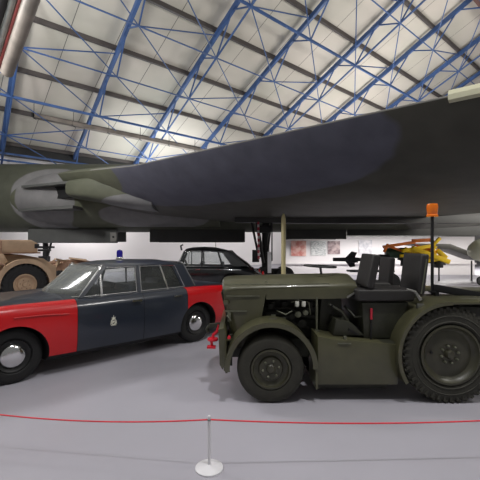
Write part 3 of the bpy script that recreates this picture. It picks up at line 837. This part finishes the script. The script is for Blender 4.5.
    for nm, (xc, xe, tc_, te) in (('windscreen', ws), ('rear_window', P['rear'])):
        q = MB(); rows = []
        for v in range(5):
            vv = v/4; row = []
            for j in range(13):
                u = -1+j/6; w_ = (yb+(yt-yb)*vv)*.98
                x = (xc+(xe-xc)*u*u)*(1-vv)+(tc_+(te-tc_)*u*u)*vv
                row.append(Vector((x, w_*u, zbelt+.0+(ztop+.03-zbelt)*vv)))
            rows.append(row)
        q.rings(rows, closed=False, caps=False)
        o = q.build(nm, 'screen', root)
        so = o.modifiers.new('s', 'SOLIDIFY'); so.thickness = .005
        q = MB(); per = rows[0] + [r[-1] for r in rows] + rows[-1][::-1] + [r[0] for r in rows[::-1]]
        q.tube(per, .012, 6); q.build('screen_surround', 'chrome' if P['wing'] != 'black_car' else 'black_car', root)
    # seats, wheel
    for x in P['seats']:
        for y in (-.33, .33):
            q = MB(); q.box((x, y, zbelt-.12), (.14, .52, .42), rot('Y', -12)); q.build('seat', 'seat_blue', root, bevel=.05, seg=3)
    q = MB(); c = Vector((P['seats'][0]+.55, -.33, zbelt+.02)); Rr = rot('Y', -65)
    q.tube([c+Rr @ Vector((.19*math.cos(i*2*PI/24), .19*math.sin(i*2*PI/24), 0)) for i in range(25)], .012, 6); q.bar(c+Rr @ Vector((-.19, 0, 0)), c+Rr @ Vector((.19, 0, 0)), .02, .02); q.build('steering_wheel', 'black', root)
    # bumpers, lamps
    x0, x1 = tab[0][0], tab[-1][0]
    for x, s_ in ((x0, 1), (x1, -1)):
        q = MB(); q.tube([(x-s_*.25, -P['hw']*.98, .42), (x+s_*.02, -P['hw']*.88, .42), (x+s_*.08, 0, .42), (x+s_*.02, P['hw']*.88, .42), (x-s_*.25, P['hw']*.98, .42)], .05, 8); q.build('bumper', 'chrome', root)
        for y in (-.62, .62):
            q = MB(); q.ball((x+s_*.0, y, .68), (.04, .09, .09)); q.build('headlamp' if s_ > 0 else 'tail_lamp', 'filter' if s_ > 0 else 'red_car', root)
    return root, S

ang = math.atan2(-.70, -.714)
car, S1 = make_car(dict(name='saloon_car', loc=(-3.225, 4.935, 0), rz=ang,
    label='red and blue-grey vintage saloon car with blue roof beacon and door crest',
    body=[(.82, .30, .80, .80, .70), (.76, .26, .88, .84, .80), (.5, .22, .92, .90, .85), (0, .20, .93, .95, .87), (-.71, .19, .93, .985, .875), (-1.68, .18, .935, .95, .875), (-2.47, .18, .94, .95, .875), (-2.72, .19, .94, .95, .87), (-3.1, .22, .93, .97, .865), (-3.6, .28, .90, .92, .84), (-3.86, .32, .84, .85, .78), (-3.9, .36, .76, .76, .74)],
    cuts=[-.71, -1.68, -2.47, -.6, -2.74], hw=.875, wb=2.72, wr=.33, arch=.375, paint='blue_car', wing='red_car',
    doors=(-.71, -1.68, -2.47), rw_end=-3.95, cab=(-.6, -2.74), belt=.945, ztop=1.325, handle=.84,
    pillars=[('body', -.80, -1.2, .045), ('chrome', -1.10, -1.13, .02), ('body', -1.68, -1.72, .05), ('chrome', -1.65, -1.69, .015), ('chrome', -1.71, -1.75, .015), ('chrome', -2.2, -2.12, .018)],
    side=((-.82, -1.19), (-2.52, -2.40)), cpil=(-2.5, -2.74, -2.34, -2.62),
    roof=[(-1.12, .52, 1.30, 1.345), (-1.17, .565, 1.325, 1.375), (-1.4, .58, 1.335, 1.405), (-1.9, .585, 1.34, 1.415), (-2.35, .58, 1.335, 1.40), (-2.54, .565, 1.315, 1.37), (-2.64, .54, 1.27, 1.32)],
    screen=(-.52, -.80, -1.08, -1.17), rear=(-2.9, -2.76, -2.64, -2.58), seats=(-1.62, -2.55)))
# beacon on the roof, crest, crease
q = MB(); q.lathe([(.06, 0), (.06, .02), (.045, .04)], (-1.72, 0, 1.41), 'z', 20); bq = q.build('roof_beacon', 'chrome', car)
q = MB(); q.lathe([(.045, .03), (.05, .05), (.05, .12), (.04, .15), (.001, .165)], (-1.72, 0, 1.41), 'z', 20); q.build('blue_lamp', 'blue_lamp', bq)
q = MB(); q.tube([(.02, .876, .80), (-.3, .878, .795), (-.60, .876, .77)], .008, 6); q.build('wing_crease', 'red_car', car)
yb_ = .876
def crest():
    q = MB(); cx, cz = 0, 0
    ring = [(cx+.042*math.cos(a*PI/12), yb_+.004, cz-.02+.045*math.sin(a*PI/12)) for a in range(25)]
    q.tube(ring, .010, 6)
    q.lathe([(.018, 0), (.02, .006), (.001, .009)], (cx, yb_, cz-.02), 'y', 12)
    # spread wings either side
    for s_ in (-1, 1):
        q.prism([(cx+s_*.012, cz-.03), (cx+s_*.062, cz-.065), (cx+s_*.05, cz-.01), (cx+s_*.02, cz+.01)], yb_, yb_+.006)
    # crown
    q.prism([(cx-.03, cz+.03), (cx+.03, cz+.03), (cx+.036, cz+.062), (cx+.018, cz+.05), (cx, cz+.072), (cx-.018, cz+.05), (cx-.036, cz+.062)], yb_, yb_+.006)
    q.prism([(cx-.045, cz-.085), (cx+.045, cz-.085), (cx+.05, cz-.068), (cx-.05, cz-.068)], yb_, yb_+.006)
    q.ball((cx, yb_+.003, cz+.08), (.007, .004, .009))
    o = q.build('door_crest', 'brass', car); o.scale = (.8, 1, .82); o.location = (-1.195, 0, .60)
crest()

bcar, S2 = make_car(dict(name='saloon_car', loc=(-2.75, 12.9, 0), rz=PI+.05,
    label='black round-backed vintage saloon car parked beyond the red and blue-grey car',
    body=[(.75, .35, .72, .80, .55), (.6, .28, .90, .92, .78), (.3, .25, .92, .98, .82), (-.5, .25, .93, 1.0, .83), (-1.3, .25, .93, .95, .83), (-2.2, .26, .92, .94, .83), (-2.75, .28, .90, 1.0, .82), (-3.2, .33, .80, .88, .76), (-3.5, .4, .6, .66, .62)],
    cuts=[-.6, -1.45, -2.2, -.55, -2.75], hw=.83, wb=2.45, wr=.34, arch=.39, paint='black_car', wing='black_car',
    doors=(-.6, -1.45, -2.2), rw_end=-3.6, cab=(-.55, -2.75), belt=.97, ztop=1.42, handle=.85,
    pillars=[('body', -.68, -.88, .05), ('chrome', -1.0, -1.02, .03), ('body', -1.45, -1.45, .08), ('body', -2.12, -1.98, .07)],
    side=((-.7, -.88), (-2.45, -2.1)), cpil=(-2.45, -2.95, -2.12, -2.45),
    roof=[(-.82, .46, 1.42, 1.46), (-.88, .52, 1.44, 1.52), (-1.1, .55, 1.46, 1.57), (-1.5, .56, 1.47, 1.59), (-1.9, .55, 1.45, 1.57), (-2.3, .52, 1.38, 1.48), (-2.65, .48, 1.22, 1.31), (-2.95, .44, 1.02, 1.10), (-3.15, .40, .86, .92)],
    screen=(-.55, -.68, -.80, -.88), rear=(-3.0, -2.9, -2.5, -2.3), seats=(-1.4, -2.1)))
q = MB(); q.tube([(-.75, .35, 1.47), (-.72, .37, 1.62), (-.80, .37, 1.66)], .03, 8); q.tube([(-1.9, 0, 1.56), (-1.9, 0, 1.9)], .008, 5); q.build('roof_aerial', 'black', bcar)

# ------------------------------------------------------------ tan lorry at left
tr = empty('army_lorry', (-5.86, 10.1, 0), ang, label='sand coloured military lorry with big knobbly tyre at left edge', cat='lorry')
wheel(tr, 'wheel', (0, -.16, .57), .57, .34, 1, 'car_tyre', .28, 'truck')
wheel(tr, 'wheel', (0, -1.55, .57), .57, .34, -1, 'car_tyre', .33, 'truck')
m = MB(); m.arc_shell((0, .55), .66, .72, -.02*PI, 1.03*PI, -.42, .06, 30); m.arc_shell((0, .55), .60, .725, -.02*PI, 1.03*PI, .03, .07, 30); m.build('mudguard', 'tan', tr, ang=50)
m = MB(); m.prism([(-.9, .5), (-.9, 1.0), (-.55, 1.26), (0, 1.38), (2.2, 1.42), (2.2, 1.2), (.7, 1.15), (0, 1.0), (-.7, .5)], -1.7, -.32); m.prism([(.72, .3), (2.6, .3), (2.6, 1.42), (.5, 1.42), (.4, 1.2), (.66, 1.0)], -1.7, -.05); m.build('body', 'tan', tr, bevel=.02)
m = MB(); m.prism([(-.35, 1.44), (2.6, 1.44), (2.6, 1.98), (.9, 1.98), (.8, 1.79), (-.18, 1.79), (-.35, 1.7)], -1.65, -.12); m.build('cab_box', 'tan', tr, bevel=.03)
m = MB(); m.box((1.1, -.10, 1.43), (3.0, .06, .035)); m.box((.55, -.10, 1.6), (.02, .06, .33)); m.build('seam', 'tan_dark', tr)
m = MB(); m.tube([(.9, .0, 1.12), (.7, .04, 1.2), (.5, .04, 1.12), (.6, .02, 1.0), (.9, .0, 1.0)], .03, 8); m.build('towing_shackle', 'tan_dark', tr)
m = MB(); m.box((-.32, -.15, 1.62), (.12, .12, .12)); m.tube([(-.4, -.3, 1.5), (-.75, -.3, 1.5)], .03); m.build('side_lamp', 'black', tr, bevel=.01)
# sand coloured netted load behind
ld = empty('field_gun', (-5.9, 13.2, 0), ang, label='sand coloured field gun under netting behind the car windscreen', cat='field gun')
m = MB()
random.seed(3)
for i in range(26):
    x = random.uniform(-.3, .8); z = random.uniform(.5, 1.15)
    m.bar((x, random.uniform(-.4, .4), z), (x+random.uniform(-.5, .5), random.uniform(-.4, .5), z+random.uniform(-.35, .1)), random.uniform(.04, .1), random.uniform(.04, .1))
m.build('gun_frame', 'tan', ld)
m = MB(); m.prism([(-.5, .35), (.95, .35), (.95, .95), (.6, 1.02), (.2, 1.06), (-.1, 1.0), (-.5, .9)], -.35, .3); m.tube([(-.55, 0, .98), (-.2, .05, 1.08), (.4, 0, 1.06), (.9, 0, 1.0)], .08, 10); m.build('netting', 'tan_dark', ld, bevel=.03)
for sx in (-.1, .65):
    wheel(ld, 'wheel', (sx, .5, .4), .4, .16, 1, 'car_tyre', .25, 'truck')

# ------------------------------------------------------------ background displays at right
wp = MB(); X0, X1, YB = 2.5, 13.0, 20.5
wp.box(((X0+X1)/2, YB+.1, 1.25), (X1-X0, .2, 2.5)); wp.box(((X0+X1)/2, YB-.08, .62), (X1-X0, .16, .06))
tag(wp.build('wall_display', 'wall'), 'white display partition carrying posters', None, None, 'structure')
pm1 = poster_mat('pink_poster', ((196, 120, 112), (224, 186, 176)), 4, 1); pm2 = poster_mat('text_board', ((235, 235, 232), (150, 156, 158)), 7, 3, True); pm3 = poster_mat('grey_poster', ((120, 100, 105), (190, 170, 168)), 5, 5); pm4 = poster_mat('pale_poster', ((225, 222, 224), (190, 190, 196)), 5, 8)
for (a, b, c, d, mm, lab) in ((291, 241, 306, 256, pm1, 'pink and red picture panel on the white partition'), (311, 241, 326, 255.5, pm2, 'white text panel between the two pictures on the partition'), (328, 241, 340, 254, pm3, 'small grey-mauve picture panel on the partition'), (359, 240, 372, 255, pm4, 'pale grey panel on the partition left of the yellow machine')):
    p, r = at(a, b, YB-.05), at(c, d, YB-.05)
    m = MB(); m.box(((p.x+r.x)/2, YB-.03, (p.z+r.z)/2), (r.x-p.x, .04, p.z-r.z)); o = m.build('poster', mm); tag(o, lab, 'poster', 'posters on the white partition')
# black finned bomb on a stand
bo = empty('finned_bomb', (at(350, 0, 11).x, 11, 0), label='small black finned bomb on a stand left of the seats', cat='bomb')
cz = CZ-.43
m = MB(); m.tube([(-.50, 0, cz), (-.12, 0, cz), (0, 0, cz+.0), (.32, 0, cz), (.9, 0, cz), (1.15, 0, cz), (1.2, 0, cz)], [.055, .06, .09, .05, .16, .14, .03], 14); m.build('bomb_body', 'black', bo)
m = MB()
for a in (20, 110, 200, 290):
    R = rot('X', a); pts = [(-.15, 0, .04), (.02, 0, .25), (.18, 0, .22), (.13, 0, .04)]
    pts = [R @ Vector(p) + Vector((0, 0, cz)) for p in pts]; n = R @ Vector((0, .012, 0))
    m.rings([[p-n for p in pts], [p+n for p in pts]])
m.build('tail_fin', 'black', bo)
m = MB(); m.box((.6, 0, cz-.34), (1.3, .4, .05)); m.tube([(.9, 0, cz-.1), (.9, 0, .02)], .04); m.lathe([(.25, 0), (.25, .03)], (.9, 0, 0), 'z', 20); m.build('stand', 'black', bo)
# yellow ground machine
ym = empty('yellow_trolley', (at(415, 0, 13).x, 13, 0), label='yellow and orange wheeled aircraft servicing trolley behind the beacon pole', cat='trolley')
ox = at(415, 0, 13).x
def yp(px, py, dy=0): p = at(px, py, 13+dy); return Vector((p.x-ox, dy, p.z))
m = MB()
for a, b, w in (((402, 251), (430, 246), .12), ((400, 256), (432, 254), .10), ((412, 248), (449, 262), .16), ((430, 248), (440, 238), .10), ((420, 262), (445, 258), .12), ((436, 246), (425, 262), .08), ((446, 258), (437, 250), .14), ((405, 248), (425, 258), .08)):
    for dy in (0, .5): m.bar(yp(*a, dy), yp(*b, dy), w, w)
for px, py in ((410, 253), (432, 252), (445, 260)): m.bar(yp(px, py, 0), yp(px, py, .0)+Vector((0, .5, 0)), .07, .07)
m.build('yellow_frame', 'yellow', ym, bevel=.01)
m = MB(); m.rings([[yp(*p, dy) for p in ((404, 249), (424, 246), (436, 250), (438, 259), (420, 259), (405, 256))] for dy in (.12, .38)]); m.build('engine_cover', 'yellow', ym, bevel=.02)
m = MB()
for px in (412, 419, 426): m.lathe([(.09, .0), (.09, .05), (.05, .06)], yp(px, 253, .05), 'y', 14)
m.build('gauge_panel', 'orange', ym)
m = MB()
for a, b, w in (((383, 247), (415, 242), .10), ((384, 252), (388, 244), .08), ((412, 241), (430, 240), .12), ((388, 246), (402, 251), .08), ((415, 245), (432, 250), .06)):
    for dy in (.1, .6): m.bar(yp(*a, dy), yp(*b, dy), w, w)
m.build('orange_pipework', 'orange', ym, bevel=.01)
m = MB(); a, b = yp(387, 253, .3), yp(404, 253, .3); m.tube([a-Vector((.05, 0, 0)), a, b, b+Vector((.05, 0, 0))], [.12, .19, .19, .12], 18); m.build('tank', 'green', ym)
m = MB(); m.bar(yp(398, 259, .3), yp(445, 264, .3), .1, .08); m.bar(yp(402, 255, .3), yp(402, 266, .3), .08, .08); m.bar(yp(430, 255, .3), yp(438, 262, .3), .07, .07); m.build('undercarriage', 'black', ym)
for px in (392, 412):
    for dy in (-.1, .7):
        p = yp(px, 262, dy); m = MB(); m.lathe([(.1, -.08), (.27, -.09), (.30, 0), (.27, .09), (.1, .08)], (p.x, p.y, .3), 'y', 28); m.build('trolley_wheel', 'car_tyre', ym)
        m = MB(); m.tube([(p.x, p.y, .3), (p.x, p.y, 1.05)], .035, 8); m.build('wheel_fork', 'black', ym)
m = MB(); c = yp(438, 263, .3); m.box(c, (.24, .3, .34)); m.build('power_unit', 'black', ym, bevel=.03)
# pale rounded aircraft nose at right edge
pa = empty('display_aircraft', (at(490, 0, 15).x, 15, 0), label='pale green and white aircraft nose at the right edge', cat='aircraft')
m = MB(); rg = []
for x, r, z in ((-.85, .06, 1.42), (-.78, .25, 1.42), (-.55, .42, 1.43), (-.1, .55, 1.46), (.6, .62, 1.5), (2.5, .6, 1.5), (4.5, .35, 1.6)):
    rg.append([Vector((x, r*math.cos(2*PI*j/28), z+r*math.sin(2*PI*j/28))) for j in range(28)])
m.rings(rg); m.build('fuselage', 'paleg', pa)
m = MB(); m.ball((.25, 0, 1.98), (.6, .38, .28)); m.build('canopy', 'white', pa)
m = MB(); m.tube([(-.35, 0, 1.1), (-.35, 0, .2)], .04); m.lathe([(.05, -.06), (.18, -.05), (.2, 0), (.18, .05), (.05, .06)], (-.35, 0, .2), 'y', 20); m.tube([(1.4, .4, 1.1), (1.4, .6, .2)], .04); m.lathe([(.05, -.06), (.18, -.05), (.2, 0), (.18, .05), (.05, .06)], (1.4, .6, .2), 'y', 20); m.build('undercarriage', 'black', pa)
gw = empty('display_wing', (at(452, 0, 17).x, 17, 0), label='grey display wing sloping down behind the yellow trolley', cat='aircraft part')
m = MB(); m.rings([[Vector((x, -.6, z)), Vector((x, .8, z+.02)), Vector((x, .8, z+t)), Vector((x, -.6, z+t))] for x, z, t in ((-1.9, 1.62, .1), (-.4, 1.45, .25), (1.0, .95, .2), (1.8, .85, .1))]); m.build('wing_panel', 'grey', gw, bevel=.02)
m = MB(); m.box((-.6, 0, .72), (.05, .05, 1.5)); m.build('trestle', 'black', gw); m = MB(); m.box((.9, 0, .45), (.05, .05, .95)); m.build('trestle', 'black', gw)

# ------------------------------------------------------------ barrier
def stanchion(x, y, label):
    r = empty('stanchion', (x, y, 0), label=label, cat='barrier post', group='white barrier posts')
    q = MB(); q.lathe([(.104, 0), (.104, .010), (.098, .016), (.05, .024), (.02, .032), (.001, .034)], (0, 0, 0), 'z', 40); q.build('base', 'white', r)
    q = MB(); q.tube([(0, 0, .02), (0, 0, .38)], .0115, 12); q.ball((0, 0, .382), .0125); q.build('post', 'white', r)
    q = MB(); q.lathe([(.0135, 0), (.0135, .012)], (0, 0, .355), 'z', 12); q.build('rope_clip', 'metal', r)
    return r
PS = [(-.227, 2.73), (-2.9, 3.12), (2.9, 2.86)]
stanchion(*PS[0], 'slim white barrier post on a round white base, in the frame centre')
stanchion(*PS[1], 'white barrier post beyond the left edge of the frame')
stanchion(*PS[2], 'white barrier post beyond the right edge of the frame')
def rope(a, b, sag, label):
    q = MB(); n = 30; pts = []
    for i in range(n+1):
        u = i/n; p = Vector((a[0], a[1], .362)).lerp(Vector((b[0], b[1], .362)), u); p.z -= sag*4*u*(1-u); pts.append(p)
    q.tube(pts, .0058, 8); tag(q.build('barrier_rope', 'rope'), label, 'rope', 'red barrier ropes')
rope(PS[0], PS[1], .085, 'thin red barrier rope running left from the white post')
rope(PS[0], PS[2], .055, 'thin red barrier rope running right from the white post')

# ------------------------------------------------------------ lights
def area(name, loc, size, power, col=(1, 1, 1), tgt=None, sy=None):
    l = bpy.data.lights.new(name, 'AREA'); l.energy = power; l.color = col; l.shape = 'RECTANGLE'; l.size = size; l.size_y = sy or size
    o = bpy.data.objects.new(name, l); C.objects.link(o); o.location = loc
    d = (Vector(tgt) if tgt else Vector((loc[0], loc[1], 0)))-Vector(loc)
    o.rotation_euler = d.to_track_quat('-Z', 'Y').to_euler(); return o
area('hall_lamp_or_fill', (-9, 8.5, 9.0), 2.0, 330, (1, .98, .98), (-2, 5, 0))
area('hall_lamp_or_fill', (1.5, 1.0, 10.5), .4, 390, (1, .99, 1))
area('hall_lamp_or_fill', (-3.5, 0.5, 10.5), 1.0, 130, (1, .99, 1))
area('hall_lamp_or_fill', (9, 2, 9.5), 2, 400, (1, .97, .93))
area('hall_lamp_or_fill', (14, 24, 5.0), 3, 1100, (1, .97, .93), (14, 20, 0))
area('hall_lamp_or_fill', (-8.5, 7.5, 7.0), 1.2, 520, (1, .98, .98), (-5.0, 14.0, 3.8))  # added fill light, lifts the left part of the bomber
# unseen fill lights, added to brighten the roof from below
for x, y, z, p, c in ((-9, 4, 4.5, 1200, (.92, .99, 1.0)), (2, -1, 5.5, 950, (.95, .99, 1)), (13, 6, 5.0, 1200, (1, .98, .94)), (-4, 20.5, 5.0, 300, (.95, .99, 1)), (8, 20, 5.0, 600, (1, .98, .95))):
    area('roof_fill', (x, y, z), 4, p, c, (x, y, z+5))
# added fill lights, out of view, brightening the back wall and partition
area('wall_fill', (-8.2, 20.0, 4.2), 4, 230, (1, .98, .97), (-10.0, 22.0, 1), .5)
area('wall_fill', (3, 22, 4.8), 10, 620, (1, .98, .97), (0, 28, 1.0), .5)
area('wall_fill', (6.5, 18.3, 2.15), 8, 170, (1, .97, .96), (6.5, 20.5, .9), .3)
area('hall_lamp_or_fill', (16, 10.5, 4.2), 2, 1000, (1, .96, .9), (6, 13, .9))  # fill light added at far right to brighten the yellow trolley

w = bpy.data.worlds.new('World'); bpy.context.scene.world = w; w.use_nodes = True
bg = w.node_tree.nodes['Background']; bg.inputs[0].default_value = (1.0, .985, .97, 1); bg.inputs[1].default_value = .19

cam = bpy.data.cameras.new('Camera'); cam.sensor_width = 36; cam.lens = 36*F/480; cam.shift_y = 5/480
co = bpy.data.objects.new('Camera', cam); C.objects.link(co); co.location = (0, 0, CZ); co.rotation_euler = (PI/2, 0, 0)
cam.clip_start = .05; cam.clip_end = 300
sc_ = bpy.context.scene; sc_.camera = co
sc_.view_settings.view_transform = 'Standard'; sc_.view_settings.look = 'None'; sc_.view_settings.exposure = 0; sc_.view_settings.gamma = 1
sc_.view_settings.use_curve_mapping = False
